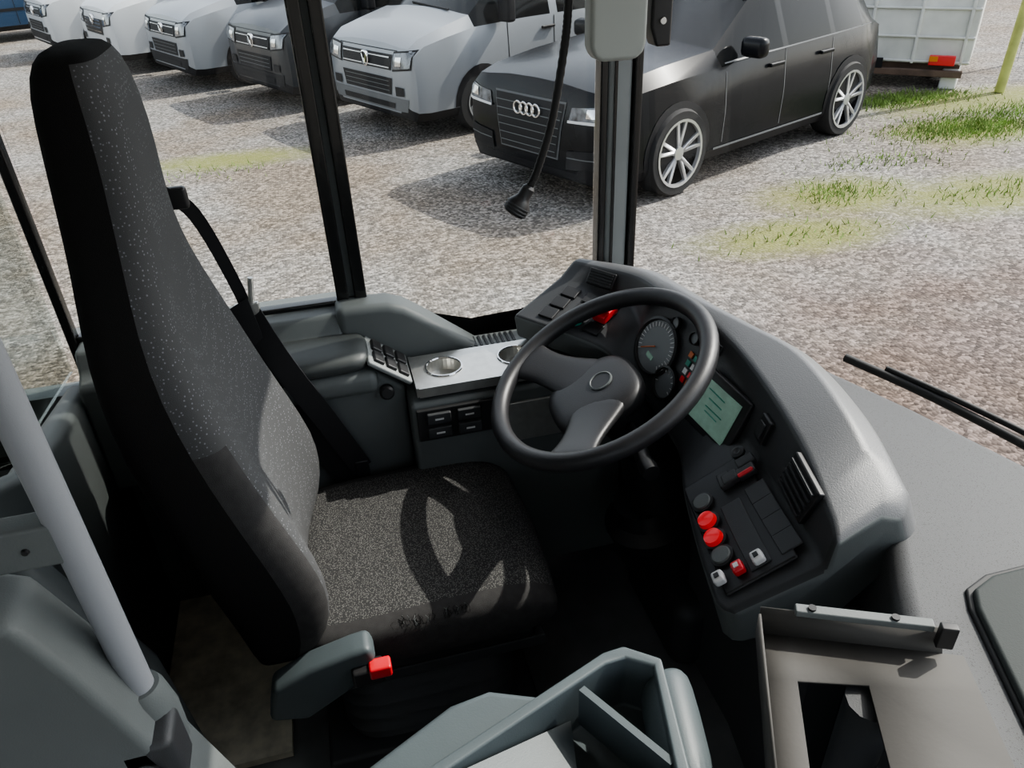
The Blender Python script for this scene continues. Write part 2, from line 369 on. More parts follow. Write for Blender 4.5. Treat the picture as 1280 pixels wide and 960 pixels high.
def suv():
    P=place('suv_car',2.96,6.32,-.90,.82)
    st=[(0.0,.32,.66,.60,.68,.66,.54),(.03,.25,.83,.76,.83,.88,.68),(.09,.21,.90,.86,.88,.99,.74),(.3,.2,.925,.93,.90,1.04,.77),(.8,.2,.935,.97,.91,1.10,.79),(1.45,.2,.94,1.0,.92,1.15,.80),
        (2.15,.2,.94,1.03,.915,1.60,.66),(2.38,.2,.94,1.04,.915,1.65,.67),(2.46,.2,.94,1.045,.915,1.655,.67),(3.2,.2,.94,1.06,.91,1.64,.66),(3.28,.2,.94,1.06,.91,1.635,.66),(3.8,.22,.94,1.08,.90,1.58,.63),(4.05,.24,.92,1.08,.87,1.48,.60),(4.3,.3,.86,1.02,.82,1.12,.66),(4.42,.4,.76,.8,.74,.85,.62)]
    b=carbody(st,(5,6,8,10),(5,12),W4,BLK,P)
    D=lambda nm,q,mm,**k:decal(nm,b,q,'x',mm,P,**k)
    D('grille_frame',[(-.38,.40),(.38,.40),(.46,.88),(-.46,.88)],BUMPG,off=.006,n=8,m=8)
    D('grille',[(-.365,.415),(.365,.415),(.445,.865),(-.445,.865)],BLK,off=.014,n=8,m=8)
    for i in range(6):
        z=.46+i*.068; w=.36+.07*(i/5); D('grille_slat',[(-w,z),(w,z),(w,z+.008),(-w,z+.008)],BUMPG,off=.022)
    for s in (1,-1):
        D('headlamp',[(s*.50,.73),(s*.86,.76),(s*.88,.89),(s*.53,.85)],LAMP,off=.01,n=8)
        D('led_strip',[(s*.50,.73),(s*.85,.75),(s*.85,.775),(s*.50,.75)],WHT,off=.02)
        D('headlamp_reflector',[(s*.70,.79),(s*.84,.80),(s*.85,.87),(s*.71,.86)],CHR,off=.018)
        D('intake',[(s*.48,.34),(s*.82,.38),(s*.82,.54),(s*.50,.50)],BLK,off=.012)
        D('intake_bar',[(s*.50,.44),(s*.82,.46),(s*.82,.47),(s*.50,.45)],BUMPG,off=.02)
        box('mirror',(-1.72,s*1.05,1.14),(.14,.24,.17),W4,P,bevel=.05,local=True)
        for x in (-.90,-3.64):
            decal('wheel_arch',b,[(x-.43,-.04),(x+.43,0),(x+.43,.81),(x-.43,.81)],'y',BLK,P,sgn=s,off=.006,n=28,m=4,ell=True)
            wheel(P,x,s*.85,.375,.25,s,5,ALLOY)
        for x in (-1.52,-2.42,-3.24):
            decal('door_gap',b,[(x-.005,.35),(x+.005,.35),(x+.005,1.03),(x-.005,1.03)],'y',BUMPG,P,sgn=s,off=.003,n=1,m=8)
        for x in (-2.25,-3.1): box('handle',(x,s*.95,.92),(.22,.04,.035),W4,P,bevel=.01,local=True)
        decal('window_trim',b,[(-1.5,1.02),(-4.0,1.07),(-4.0,1.082),(-1.5,1.032)],'y',BUMPG,P,sgn=s,off=.01,n=10,m=1)
        decal('sill_trim',b,[(-1.4,.30),(-3.2,.30),(-3.2,.32),(-1.4,.32)],'y',BUMPG,P,sgn=s,off=.008,n=8,m=1)
        tube('roof_rail',[(-2.1,s*.62,1.62),(-2.3,s*.64,1.70),(-3.5,s*.62,1.69),(-3.8,s*.6,1.6)],.02,BLK,P,8,sm=4,local=True)
    h=b.ray_cast(V((3,0,.77)),V((-1,0,0)))[0]+V((.03,0,0))
    for k in range(4):
        c=h+V((0,(k-1.5)*.078,0))
        tube('badge_ring',[c+V((0,.05*math.cos(a*math.pi/10),.05*math.sin(a*math.pi/10))) for a in range(20)],.009,CHR,P,6,closed=True,local=True)
suv()
# ---------------------------------------------------------------- trailer, post, fence
TRW=M('trailer_white',(0.60,0.60,0.57),0.5,var=0.22,vscale=2)
RUST=M('rusty_steel',(0.12,0.08,0.06),0.8,var=0.4,vscale=5)
ex=V((1.25,-1.2,0)).normalized(); ey=V((ex.y*-1,ex.x,0))
rotT=Matrix((ex,ey,V((0,0,1)))).transposed()
tc0=V((7.70,9.0,0))
TR=root('box_trailer',(7.70,9.0,GZ))
def tb(nm,a,b_,c,s,m,bev=0.0): box(nm,tc0+ex*a+ey*b_+V((0,0,GZ+c)),s,m,TR,rot=rotT,bevel=bev)
tb('body',-.95,.75,1.4,(3.0,1.5,2.2),TRW,.02)
for i in range(6): tb('panel_rib',-2.35+i*.56,-.01,1.4,(.04,.05,2.2),TRW,.01)
for z in (.33,.62,.95,2.4): tb('rail',-.95,-.02,z,(3.0,.03,.03),TRW,.01)
tb('chassis',-.95,.8,.24,(2.8,1.4,.12),RUST)
tb('bumper_bar',-.95,-.06,.20,(2.9,.08,.08),RUST,.01)
tb('tail_lamp',.24,-.08,.36,(.30,.06,.12),RED,.01); tb('tail_lamp_amber',.14,-.115,.38,(.1,.02,.06),AMB); tb('plate_holder',-.7,-.08,.30,(.5,.04,.12),BLK)
tb('mudguard',.36,.3,.12,(.2,.6,.24),WHT,.02)
for a in (-2.0,.1): lathe('wheel',[(.0,-.1),(.22,-.1),(.25,-.06),(.25,.06),(.22,.1),(.15,.1),(.13,.04),(0,.04)],tc0+ex*a+ey*.8+V((0,0,GZ+.25)),ex,TYRE,TR)
YEL=M('post_yellow_green',(0.38,0.40,0.12),0.6,var=0.2)
tube('bollard_post',[(8.42,8.36,GZ),(8.70,8.55,GZ+2.6)],.06,YEL,None,12)
FN=root('wire_fence',(11,9,GZ))
WIRE=M('galvanised_wire',(0.35,0.36,0.36),0.4,metal=0.6)
f0=V((9.8,9.7,GZ)); fd=V((.9,-.44,0))
for i in range(60): tube('wire',[f0+fd*(i*.1)+V((0,0,.05)),f0+fd*(i*.1)+V((0,0,1.9))],.006,WIRE,FN,4)
for k in range(10): tube('wire',[f0+V((0,0,.1+k*.2)),f0+fd*6+V((0,0,.1+k*.2))],.007,WIRE,FN,4)
for i in range(3): tube('fence_post',[f0+fd*(i*2.5),f0+fd*(i*2.5)+V((0,0,2.0))],.03,WIRE,FN,8)
# ---------------------------------------------------------------- bus shell
base=[(.735,1.735),(.795,1.58),(.865,1.39),(.965,1.18),(1.035,1.0),(1.10,.80),(1.15,.4),(1.17,0),(1.15,-.5),(1.08,-1.12)]
bc=crom([(x,y,0) for x,y in base],5)
prism('floor',[(-2.5,-1.12),(-2.5,1.74),(.70,1.72)]+[(p.x-.03,p.y) for p in bc if p.y<1.6],'z',-.10,0,FLOOR)
box('ceiling',(-.70,.3,2.2),(3.6,2.95,.08),CEIL)
wl=root('wall_left',(0,1.74,0))
box('lower_panel',(-.90,1.77,.1),(3.2,.06,1.2),PL,wl)
box('sill_panel',(-.31,1.77,.765),(.64,.06,.15),PL,wl)
box('header',(-.9,1.77,2.08),(3.2,.06,.2),PLL,wl)
wr=root('wall_right',(0,-1.15,0)); box('lower_panel',(-1.35,-1.17,.3),(2.2,.06,1.1),PLL,wr); box('header',(-.7,-1.17,2.0),(3.5,.06,.35),CEIL,wr)
for x in (-2.3,-1.2): box('pillar',(x,-1.17,1.35),(.1,.06,1.1),PLL,wr)
dr=root('door_1',(.35,-1.17,.9))
for x in (-.2,.34,.40,.94): box('stile',(x,-1.17,.86),(.05,.05,1.95),FRAME,dr,bevel=.005)
for z in (-.08,1.80): box('rail',(.37,-1.17,z),(1.19,.05,.07),FRAME,dr,bevel=.005)
box('glass',(.37,-1.17,.86),(1.15,.006,1.85),GL,dr)
box('unseen_rear_wall',(-2.5,.3,.85),(.06,2.95,2.7),CEIL)  # unseen; added to block ambient light, white to bounce light forward
wf=root('wall_front',(1.0,.3,0)); box('header',(1.02,.3,2.1),(.08,2.9,.2),PLL,wf)
loft('front_skin',[[V((p.x+.01,p.y+.004,z)) for p in bc] for z in (-.45,.2,.74)],PLL,wf,closed=False,cap=False)
def window(name,x0,x1,z0,z1,y=1.735,w=.022,bot=True):
    r=root(name,((x0+x1)/2,y,(z0+z1)/2))
    box('glass',((x0+x1)/2,y+.012,(z0+z1)/2),(x1-x0,.004,z1-z0),GL,r)
    box('frame_bottom',((x0+x1)/2,y-.01,z0),(x1-x0,.03,w),FRAME,r,bevel=.004)
    box('frame_top',((x0+x1)/2,y-.01,z1),(x1-x0,.03,w),FRAME,r,bevel=.004)
    return r
window('window_1',-.60,-.02,.845,2.0); window('window_2',.045,.63,.69,2.0); window('window_3',-2.1,-.62,.55,2.0)
tr=root('trim_1',(.01,1.72,1.4))
box('strip_rear',(-.008,1.715,1.42),(.028,.04,1.16),FRAME,tr,bevel=.004); box('strip_front',(.034,1.715,1.40),(.028,.04,1.24),FRAME,tr,bevel=.004); box('core',(.013,1.73,1.40),(.03,.03,1.24),PL,tr)
box('trim_2',(-.61,1.72,1.3),(.02,.03,1.5),FRAME,None,bevel=.004)
ap=root('trim_3',(.68,1.72,1.4))
box('pillar_core',(.675,1.725,1.35),(.06,.05,1.4),PLL,ap,bevel=.012); box('seal_rear',(.636,1.72,1.35),(.018,.04,1.4),FRAME,ap,bevel=.004); box('seal_front',(.716,1.72,1.35),(.02,.05,1.4),FRAME,ap,bevel=.004)
box('pillar_groove',(.662,1.698,1.35),(.006,.006,1.4),FRAME,ap)
wsr=root('windshield',(1.0,.5,1.4))
rings=[[V((p.x-(z-.75)*.06,p.y,z)) for p in bc] for z in (.74,1.1,1.6,2.1)]
loft('glass',rings,GLW,wsr,closed=False,cap=False)
tube('lower_seal',[(p.x,p.y,.75) for p in bc],.018,RUB,wsr,8)
wp=root('windshield_wiper',(1.05,.9,.85))
tube('blade',[(.99,1.18,.81),(1.07,1.01,.80),(1.14,.79,.79),(1.22,.43,.775)],.009,RUB,wp,8,sm=4)
tube('arm',[(1.035,1.11,.815),(1.095,.97,.81),(1.165,.77,.80),(1.245,.42,.78)],.006,RUB,wp,8,sm=4)
tube('pivot',[(1.22,.43,.775),(1.245,.41,.77),(1.21,.38,.70)],.012,RUB,wp,8)
FR=speckle('frit_dots',(0.008,0.008,0.008),(0.25,0.24,0.22),110,0.28,0.0)
mesh('trim_4',[(.05,1.733,.69),(.63,1.733,.69),(.63,1.733,.76),(.30,1.733,.745),(.16,1.733,.79),(.05,1.733,.80)],[(0,1,2,3,4,5)],FR)
# ---------------------------------------------------------------- side console
cs=root('side_console',(.1,1.6,.4))
prism('sill_cover',[(1.735,.845),(1.66,.845),(1.64,.80),(1.60,.78),(1.60,.5),(1.735,.5)],'x',-.6,-.02,PL,cs,bevel=.01)
prism('arch_trim',[(-.03,.865),(.09,.86),(.13,.845),(.17,.815),(.31,.70),(.33,.66),(.33,.55),(-.03,.55)],'y',1.64,1.725,PL,cs,bevel=.02,bseg=4)
prism('front_body',[(.10,.12),(.10,.69),(.52,.69),(.62,.62),(.62,.12)],'y',1.46,1.73,PL,cs,bevel=.012)
prism('rear_body',[(-.42,.25),(-.42,.70),(-.35,.76),(.02,.77),(.10,.70),(.10,.30),(.02,.2)],'y',1.53,1.72,PL,cs,bevel=.015)
rg=[]
for x,k in [(-.27,.3),(-.255,.8),(-.22,1),(-.1,1.05),(-.0,1),(.02,.85),(.03,.4)]:
    rg.append([V((x,1.585+.075*k*spow(math.cos(a),.7),.782+.026*k*spow(math.sin(a),.7))) for a in [i*math.pi/10 for i in range(20)]])
loft('armrest',rg,ARM,cs,sub=1)
box('armrest_shell',(-.12,1.57,.735),(.32,.13,.06),PL,cs,bevel=.02)
sl=Matrix.Rotation(math.radians(38),3,'Y')
box('switch_plate',(.068,1.575,.752),(.115,.13,.012),PLL,cs,rot=sl,bevel=.004)
for i in range(3):
    for j in range(2):
        box('switch',V((.068,1.575,.752))+sl@V((-.032+i*.033,-.03+j*.055,.009)),(.026,.045,.01),PDD,cs,rot=sl,bevel=.003)
lathe('knob',[(.017,0),(.017,.015),(.012,.02),(0,.02)],(.055,1.525,.70),(0,-1,.2),PDD,cs)
def plate_with_holes(name,x0,x1,y0,y1,z,holes,r,mat,par,depth=.06):
    seg=28
    bm=bmesh.new()
    n=len(holes); xs=[x0]+[(holes[i][0]+holes[i+1][0])/2 for i in range(n-1)]+[x1]
    for h in range(n):
        b0,b1=xs[h],xs[h+1]; cx,cy=holes[h]
        ci=[];co=[]
        for i in range(seg):
            a=2*math.pi*i/seg+math.pi/4; c,s=math.cos(a),math.sin(a)
            ci.append(bm.verts.new((cx+r*c,cy+r*s,z)))
            m=1/max(abs(c),abs(s))
            ox=(b1-cx) if c>0 else (cx-b0); oy=(y1-cy) if s>0 else (cy-y0)
            co.append(bm.verts.new((cx+c*m*ox,cy+s*m*oy,z)))
        lo=[bm.verts.new((v.co.x*.96+cx*.04,v.co.y*.96+cy*.04,z-depth)) for v in ci]
        for i in range(seg):
            j=(i+1)%seg; bm.faces.new((ci[i],co[i],co[j],ci[j])); bm.faces.new((ci[i],ci[j],lo[j],lo[i]))
        bm.faces.new(lo)
    bmesh.ops.recalc_face_normals(bm,faces=bm.faces)
    me=bpy.data.meshes.new(name); bm.to_mesh(me); bm.free(); me.materials.append(mat)
    ob=bpy.data.objects.new(name,me); bpy.context.collection.objects.link(ob); ob.parent=par; ob.matrix_parent_inverse=Matrix.Translation(par.location).inverted(); return ob
plate_with_holes('cup_holder_plate',.125,.47,1.475,1.62,.724,[(.195,1.55),(.37,1.55)],.042,STEEL,cs,depth=.03)
box('plate_edge',(.297,1.472,.712),(.345,.006,.024),STEEL,cs); box('plate_edge2',(.122,1.548,.712),(.006,.15,.024),STEEL,cs)
for x in (.195,.37): tube('cup_ring',[(x+.043*math.cos(a*math.pi/12),1.55+.043*math.sin(a*math.pi/12),.725) for a in range(24)],.003,CHR,cs,6,closed=True)
box('ledge_plate',(.30,1.665,.70),(.32,.08,.02),PLL,cs,bevel=.004)
for i in range(9): box('vent_slot',(.28+i*.014,1.668,.712),(.006,.05,.003),PDD,cs)
box('switch_bezel',(.20,1.455,.635),(.18,.012,.085),PDD,cs,bevel=.003); box('lower_plate',(.38,1.455,.60),(.17,.008,.11),STEEL,cs,bevel=.002)
for i in range(2):
    for j in range(2): box('rocker',(.16+i*.07,1.446,.617+j*.038),(.055,.012,.028),PD,cs,bevel=.003)
for i in range(2):
    for j in range(2): box('rocker_mark',(.16+i*.07,1.4395,.617+j*.038),(.02,.002,.004),TICK,cs)
# ---------------------------------------------------------------- dashboard loft
A=[(.60,1.735,.78),(.74,1.62,.79),(.775,1.46,.79),(.80,1.33,.79),(.83,1.21,.79),(.86,1.08,.79),(.85,.88,.79),(.81,.72,.785)]
B=[(.58,1.715,.88),(.684,1.556,.90),(.70,1.43,.92),(.712,1.314,.93),(.747,1.197,.93),(.783,1.053,.93),(.765,.88,.915),(.745,.745,.87)]
Cc=[(.565,1.70,.88),(.655,1.545,.895),(.668,1.425,.91),(.682,1.32,.918),(.703,1.20,.915),(.70,1.055,.905),(.675,.86,.885),(.645,.72,.85)]
Dd=[(.52,1.68,.85),(.637,1.525,.83),(.63,1.40,.83),(.64,1.30,.81),(.65,1.17,.80),(.669,1.02,.79),(.648,.87,.79),(.631,.715,.79)]
E=[(.38,1.61,.80),(.526,1.427,.79),(.565,1.37,.75),(.60,1.28,.71),(.60,1.14,.69),(.549,1.003,.70),(.512,.865,.692),(.488,.752,.688)]
Fq=[(.39,1.62,.735),(.53,1.45,.72),(.60,1.37,.68),(.64,1.28,.63),(.64,1.14,.61),(.58,1.003,.625),(.545,.865,.61),(.515,.752,.60)]
G=[(.52,1.70,.70),(.68,1.58,.68),(.75,1.42,.6),(.78,1.28,.55),(.78,1.14,.55),(.76,1.0,.57),(.74,.88,.58),(.70,.75,.60)]
AB=[tuple((V(a)*.35+V(b)*.65)+V((.018,0,.018))) for a,b in zip(A,B)]
NS=6
prof=[crom(q,NS) for q in (A,B,Cc,Dd,E,Fq,G)]; pAB=crom(AB,NS)
db=root('dashboard',(.7,1.2,.8))
rings=[[prof[0][i],pAB[i]]+[prof[k][i] for k in range(1,7)] for i in range(len(prof[0]))]
for q,dd in ((.06,.018),(.16,.032)):
    rings.append([rings[len(prof[0])-1][k]+V((-dd*.4,-dd,0))+(V((.66,.72,.74))-rings[len(prof[0])-1][k])*q for k in range(8)])
def dfm(i,k):
    if k in (0,1,2): return 0
    if k in (3,4): return 1
    return 2
dob=loft('binnacle',rings,[DASH,PD,PL],db,fmf=dfm,ang=80,bevel=.010)
def sf(s,k,t=None):
    "point+frame on dash skin: s station 0..7, k profile coordinate (2..4 = dark face)"
    def P(s,k):
        i=min(max(s*NS,0),len(prof[0])-1.001); i0=int(i); f=i-i0; k=min(max(k,0),5.999); k0=int(k); g=k-k0
        return (prof[k0][i0].lerp(prof[k0][i0+1],f)).lerp(prof[k0+1][i0].lerp(prof[k0+1][i0+1],f),g)
    p=P(s,k); du=(P(min(s+.1,7),k)-P(max(s-.1,0),k)).normalized(); kk=int(k)
    dv=(P(s,kk+.05)-P(s,kk+.9)).normalized(); n=du.cross(dv).normalized()
    if n.z<0: n=-n
    v=n.cross(du)
    return p,du,dv,n
def on(nm,s,k,size,mat,off=0.0,bev=.002,par=None):
    p,du,dv,n=sf(s,k); v=n.cross(du); R=Matrix((du,v,n)).transposed()
    return box(nm,p+n*(off+size[2]/2-.002),size,mat,par or db,rot=R,bevel=bev)
def ond(nm,s,k,prof_,mat,off=0,fm=None,seg=28):
    p,du,dv,n=sf(s,k); return lathe(nm,prof_,p+n*off,n,mat,db,seg,fm=fm)
ond('speedometer',2.72,2.98,[(.066,0),(.066,.010),(.060,.012),(.057,.006),(0,.006)],[PDD,DIAL],.004,fm=[0,0,0,1])
p,du,dv,n=sf(2.72,2.98)
v=n.cross(du)
for i in range(25):
    a=math.radians(-130+i*260/24); d=du*math.sin(a)+v*math.cos(a); tube('tick',[p+n*.0115+d*.044,p+n*.0115+d*.054],.0012,TICK,db,4)
tube('needle',[p+n*.014,p+n*.014+(du*-.6-v*.5)*.055],.0016,ORG,db,5)
box('odometer',p+n*.0115-v*.026,(.022,.010,.002),LCD,db,rot=Matrix((du,v,n)).transposed())
for s,k,r in [(3.28,3.36,.038),(3.05,2.35,.014),(3.62,2.35,.014)]:
    ond('gauge',s,k,[(r,0),(r,.009),(r*.88,.01),(r*.84,.005),(0,.005)],[PDD,DIAL],.004,fm=[0,0,0,1])
p,du,dv,n=sf(3.28,3.36); v=n.cross(du)
for i in range(9):
    a=math.radians(-110+i*220/8); d=du*math.sin(a)+v*math.cos(a); tube('tick',[p+n*.0105+d*.023,p+n*.0105+d*.030],.001,TICK,db,4)
for i in range(2):
    for j in range(4): on('pilot_lamp',3.62+i*.14,2.62+j*.14,(.012,.012,.003),[ORG,GRN,TICK,RED][(i+j)%4],.003,0)
on('display_bezel',4.55,2.95,(.14,.12,.016),PDD,.006,.004); on('display_screen',4.55,2.95,(.105,.088,.003),LCD,.0225,0)
for k in range(4): on('lcd_line',4.55,2.72+k*.13,(.05-.01*(k%2),.002,.001),GRN,.0260,0)
on('warning_strip',4.0,2.25,(.05,.02,.004),PDD,.002)
def vent(s,k,w,h):
    on('vent_frame',s,k,(w,h,.012),PDD,0,.003); p,du,dv,n=sf(s,k); v=n.cross(du); R=Matrix((du,v,n)).transposed()
    for i in range(5): box('vent_blade',p+n*.012+v*((i-2)*h*.17),(w*.86,h*.06,.006),PD,db,rot=R)
vent(.55,2.5,.075,.04); vent(6.35,2.45,.095,.07); on('rocker',5.45,2.5,(.035,.05,.012),PDD,0,.003); on('rocker_insert',5.45,2.5,(.018,.03,.004),PD,.012,.001)
for i in range(3):
    for j in range(3):
        if (i,j)==(2,1): on('hazard_switch',.86,3.42,(.036,.056,.022),RED,.004,.004)
        else: on('switch_blank',.3+i*.27,3.22+j*.26,(.04,.035,.006),PDD,.002,.002)
ond('ignition_ring',.62,3.75,[(.016,0),(.016,.006),(.010,.008),(0,.006)],[GRN],.006)
on('panel_plate',6.05,3.5,(.255,.128,.008),PDD,.002,.004)
on('rocker_tall',5.55,3.35,(.024,.03,.014),PD,.012,.003)
for nm,s,k,sz,m in [('rocker',5.48,3.12,(.022,.034,.014),PD),('rocker',5.62,3.16,(.022,.034,.014),PD),('rocker_red',5.66,3.17,(.008,.03,.017),RED),('rocker',5.5,3.42,(.034,.024,.014),PD)]:
    on(nm,s,k,sz,m,.01,.003)
for i in range(4):
    for j in range(2): on('blank_cover',5.95+i*.26,3.16+j*.31,(.040,.038,.004),PD,.010,.002)
ond('knob_socket',5.25,3.15,[(.013,0),(.013,.006),(.007,.008),(0,.004)],[PD],.01)
for s,m in [(5.52,'g'),(5.85,'r'),(6.15,'r'),(6.45,'g')]:
    ond('push_button',s,3.76,[(.017,0),(.017,.006),(.015,.014 if m=='r' else .008),(0,.016 if m=='r' else .009)],[REDGLOW if m=='r' else PL],.010)
    ond('push_button_collar',s,3.76,[(.021,0),(.021,.005),(.017,.006)],[PDD],.009)
for k,m in [(3.86,WHT),(3.66,RED),(3.46,WHT)]:
    on('key_switch',6.78,k,(.022,.020,.016),m,.01,.004); on('key_symbol',6.78,k,(.008,.008,.002),PDD if m is WHT else WHT,.0265,0)
prism('dash_lower_skirt',[(.66,.70),(.74,.70),(.80,.9),(.80,1.2),(.74,1.5),(.66,1.66),(.62,1.66),(.70,1.3),(.70,.95)],'z',.0,.62,SKIRT,db)
# ---------------------------------------------------------------- front shelf
sh=root('front_shelf',(.9,.4,.7))
outer=[(.72,1.72),(.78,1.57),(.85,1.38),(.95,1.175),(1.02,1.0),(1.085,.80),(1.135,.4),(1.155,0),(1.135,-.5),(1.06,-1.1)]
inner=[(.55,-1.1),(.52,-.4),(.50,.1),(.52,.30),(.60,.44),(.655,.56),(.70,.64),(.75,.72),(.77,.85),(.77,1.05),(.75,1.2),(.72,1.4),(.68,1.6),(.64,1.70)]
prism('top',outer+inner,'z',.55,.80,SHELF,sh,bevel=.03,bseg=4)
prism('skirt',[(.56,-1.1),(.53,-.4),(.52,.1),(.54,.30),(.62,.44),(.68,.56),(.78,.66),(1.0,.66),(1.0,-1.1)],'z',.0,.56,PL,sh)
lid=[(.755,.555),(.775,.585),(.82,.60),(1.03,.60),(1.05,.3),(1.02,.0),(.62,.02),(.645,.28)]
prism('lid_seal',lid,'z',.795,.806,RUB,sh,bevel=.004)
c=V((.85,.32)); prism('lid',[tuple(c+(V(q)-c)*.965) for q in lid],'z',.80,.815,LIDM,sh,bevel=.006)
# ---------------------------------------------------------------- steering wheel
sw=root('steering_wheel',(.48,1.275,.81))
W=V((.480,1.277,.812)); nn=V((-math.sin(math.radians(27)),0,math.cos(math.radians(27)))); a1=V((nn.z,0,-nn.x)); a2=V((0,1,0))
WH=M('wheel_polyurethane',(0.024,0.024,0.026),0.42,bump=0.3,bscale=500)
tube('rim',[W+a1*.234*math.cos(i*math.pi/32)+a2*.234*math.sin(i*math.pi/32) for i in range(64)],.0195,WH,sw,14,closed=True)
def wl_(x,y,z): return W+a1*x+a2*y+nn*z
def spoke(phi):
    c,s=math.cos(phi),math.sin(phi); rd=[]
    for r,w,h,t in [(.02,.070,-.040,.018),(.07,.064,-.038,.017),(.12,.050,-.030,.015),(.17,.044,-.018,.013),(.205,.050,-.007,.013),(.232,.062,0,.010)]:
        ring=[]
        for i in range(16):
            a=i*math.pi/8; q=w*spow(math.cos(a),.7); z=h+t*spow(math.sin(a),.7)
            ring.append(wl_(c*r-s*q,s*r+c*q,z))
        rd.append(ring)
    loft('spoke',rd,WH,sw,sub=1)
for ph in (122,-128): spoke(math.radians(ph))
def hubring(sc,h): return [wl_(-.03+sc*.105*spow(math.cos(a),.7),sc*.10*spow(math.sin(a),.7),h) for a in [i*math.pi/16 for i in range(32)]]
loft('hub_pad',[hubring(.7,-.085),hubring(.95,-.07),hubring(1.0,-.045),hubring(.95,-.032),hubring(.8,-.023),hubring(.4,-.020)],WH,sw,sub=1)
lathe('badge',[(.026,0),(.026,.003),(.023,.004),(.022,.002),(0,.002)],wl_(-.005,0,-.0205),nn,[PL,PDD],sw,fm=[0,0,0,1])
sc=db
tube('shaft_cover',[wl_(0,0,-.09),wl_(.0,0,-.15),wl_(.02,0,-.26)],.055,PDD,sc,16)
tube('column',[wl_(.02,0,-.24),(.66,1.275,.30),(.74,1.275,.02)],.075,PDD,sc,16)
lathe('boot_ring',[(.10,0),(.105,.03),(.08,.05),(.07,.09),(0,.09)],(.62,1.275,.36),(-.25,0,.97),PDD,sc)
box('pedestal',(.76,1.28,.10),(.26,.34,.22),PD,sc,bevel=.05)
tube('stalk_right',[wl_(.0,-.05,-.12),wl_(-.01,-.12,-.11),wl_(-.02,-.185,-.105)],lambda t:.010+.006*(t>.6),PDD,sc,12,sm=4)
lathe('stalk_knob',[(.0,0),(.016,.004),(.019,.02),(.017,.04),(0,.042)],wl_(-.02,-.18,-.105),-a2,PDD,sc)
tube('stalk_left',[wl_(.0,.05,-.12),wl_(.01,.12,-.11),wl_(.02,.2,-.10)],.009,PDD,sc,10,sm=4)
# ---------------------------------------------------------------- seat
st=root('driver_seat',(.05,1.26,.4)); YC=1.26
lv=[(1.505,.06,-.335,-.285,0),(1.495,.10,-.35,-.268,0),(1.46,.125,-.362,-.255,0),(1.38,.135,-.37,-.25,.004),(1.30,.14,-.378,-.255,.006),(1.22,.155,-.384,-.26,.01),(1.14,.195,-.39,-.262,.025),(1.05,.23,-.392,-.258,.05),(.95,.245,-.385,-.24,.07),(.85,.25,-.368,-.220,.085),(.75,.255,-.348,-.195,.10),(.65,.258,-.328,-.175,.12),(.58,.256,-.31,-.165,.11),(.51,.25,-.298,-.165,.085),(.45,.235,-.29,-.18,.05),(.42,.21,-.28,-.20,0)]
N=40; rg=[]
for z,hw,xb,xf,b in lv:
    xm=(xb+xf)/2; ht=(xf-xb)/2; r=[]
    for i in range(N):
        a=2*math.pi*i/N; cy=spow(math.cos(a),.55); sx=spow(math.sin(a),.55)
        r.append(V((xm+ht*sx+(b*abs(cy)**2.2*max(0,sx)),YC+hw*cy,z)))
    rg.append(r)
def bfm(i,k):
    if k<0: return 0
    a=2*math.pi*(k+.5)/N
    if math.sin(a)>.2 and i>0:
        if i>=8 and abs(math.cos(a))>.84: return 2
        return 1
    return 0
loft('backrest',rg,[FABD,FABG,FABP],st,fmf=bfm,sub=1)
xs=[(-.21,.20,.47,.40),(-.19,.235,.488,.385),(-.10,.25,.495,.375),(.0,.25,.50,.37),(.10,.25,.505,.37),(.20,.25,.505,.37),(.26,.247,.497,.372),(.295,.24,.48,.38),(.315,.225,.455,.395),(.322,.20,.43,.405)]
rg=[]
for x,hw,zt,zb in xs:
    zm=(zt+zb)/2; hz=(zt-zb)/2; r=[]
    for i in range(N):
        a=2*math.pi*i/N; cy=spow(math.cos(a),.5); sz=spow(math.sin(a),.5)
        r.append(V((x+(.012*(1-abs(cy)) if x>.27 else 0),YC+hw*cy,zm+hz*sz+(.022*abs(cy)**3*max(0,sz) if x<.27 else 0))))
    rg.append(r)
def cfm(i,k):
    if k<0: return 0
    a=2*math.pi*(k+.5)/N
    return 1 if (abs(math.cos(a))<.70 and math.sin(a)>0 and i<8) else 0
loft('cushion',rg,[FABP,FABW],st,fmf=cfm,sub=1)
for i in range(40):
    x=-.02+.15*random.random(); y=1.024+random.uniform(-.006,.006); l=random.uniform(.002,.007)
    tube('torn_thread',[(x,y+l,.502),(x+random.uniform(-.006,.006),y,.501-random.uniform(0,.004)),(x+random.uniform(-.004,.004),y-l,.490)],.0005,PL if i%4==0 else FABD,st,4)
box('seat_pan',(.05,YC,.36),(.44,.44,.035),PDD,st,bevel=.012)
bl=[]
for i in range(13):
    z=.08+i*.022; k=.0 if i%2 else .018; bl.append([V((.04+(.18+k)*spow(math.cos(a),.4),YC+(.18+k)*spow(math.sin(a),.4),z)) for a in [j*math.pi/14 for j in range(28)]])
loft('suspension_bellows',bl,PD,st)
box('base_plate',(.04,YC,.045),(.48,.44,.09),PD,st,bevel=.01)
for y in (YC-.2,YC+.2): box('slide_rail',(.04,y,.325),(.50,.03,.03),PD,st,bevel=.004)
prism('recliner_cover',[(-.27,.36),(-.25,.44),(-.18,.475),(-.10,.495),(-.065,.50),(-.055,.47),(-.075,.43),(-.12,.39),(-.20,.34)],'y',.975,1.03,TEAL,st,bevel=.012,bseg=3)
box('buckle_holder',(-.075,.975,.44),(.06,.035,.04),PDD,st,bevel=.006); box('buckle_red',(-.052,.968,.452),(.042,.03,.028),RED,st,bevel=.005)
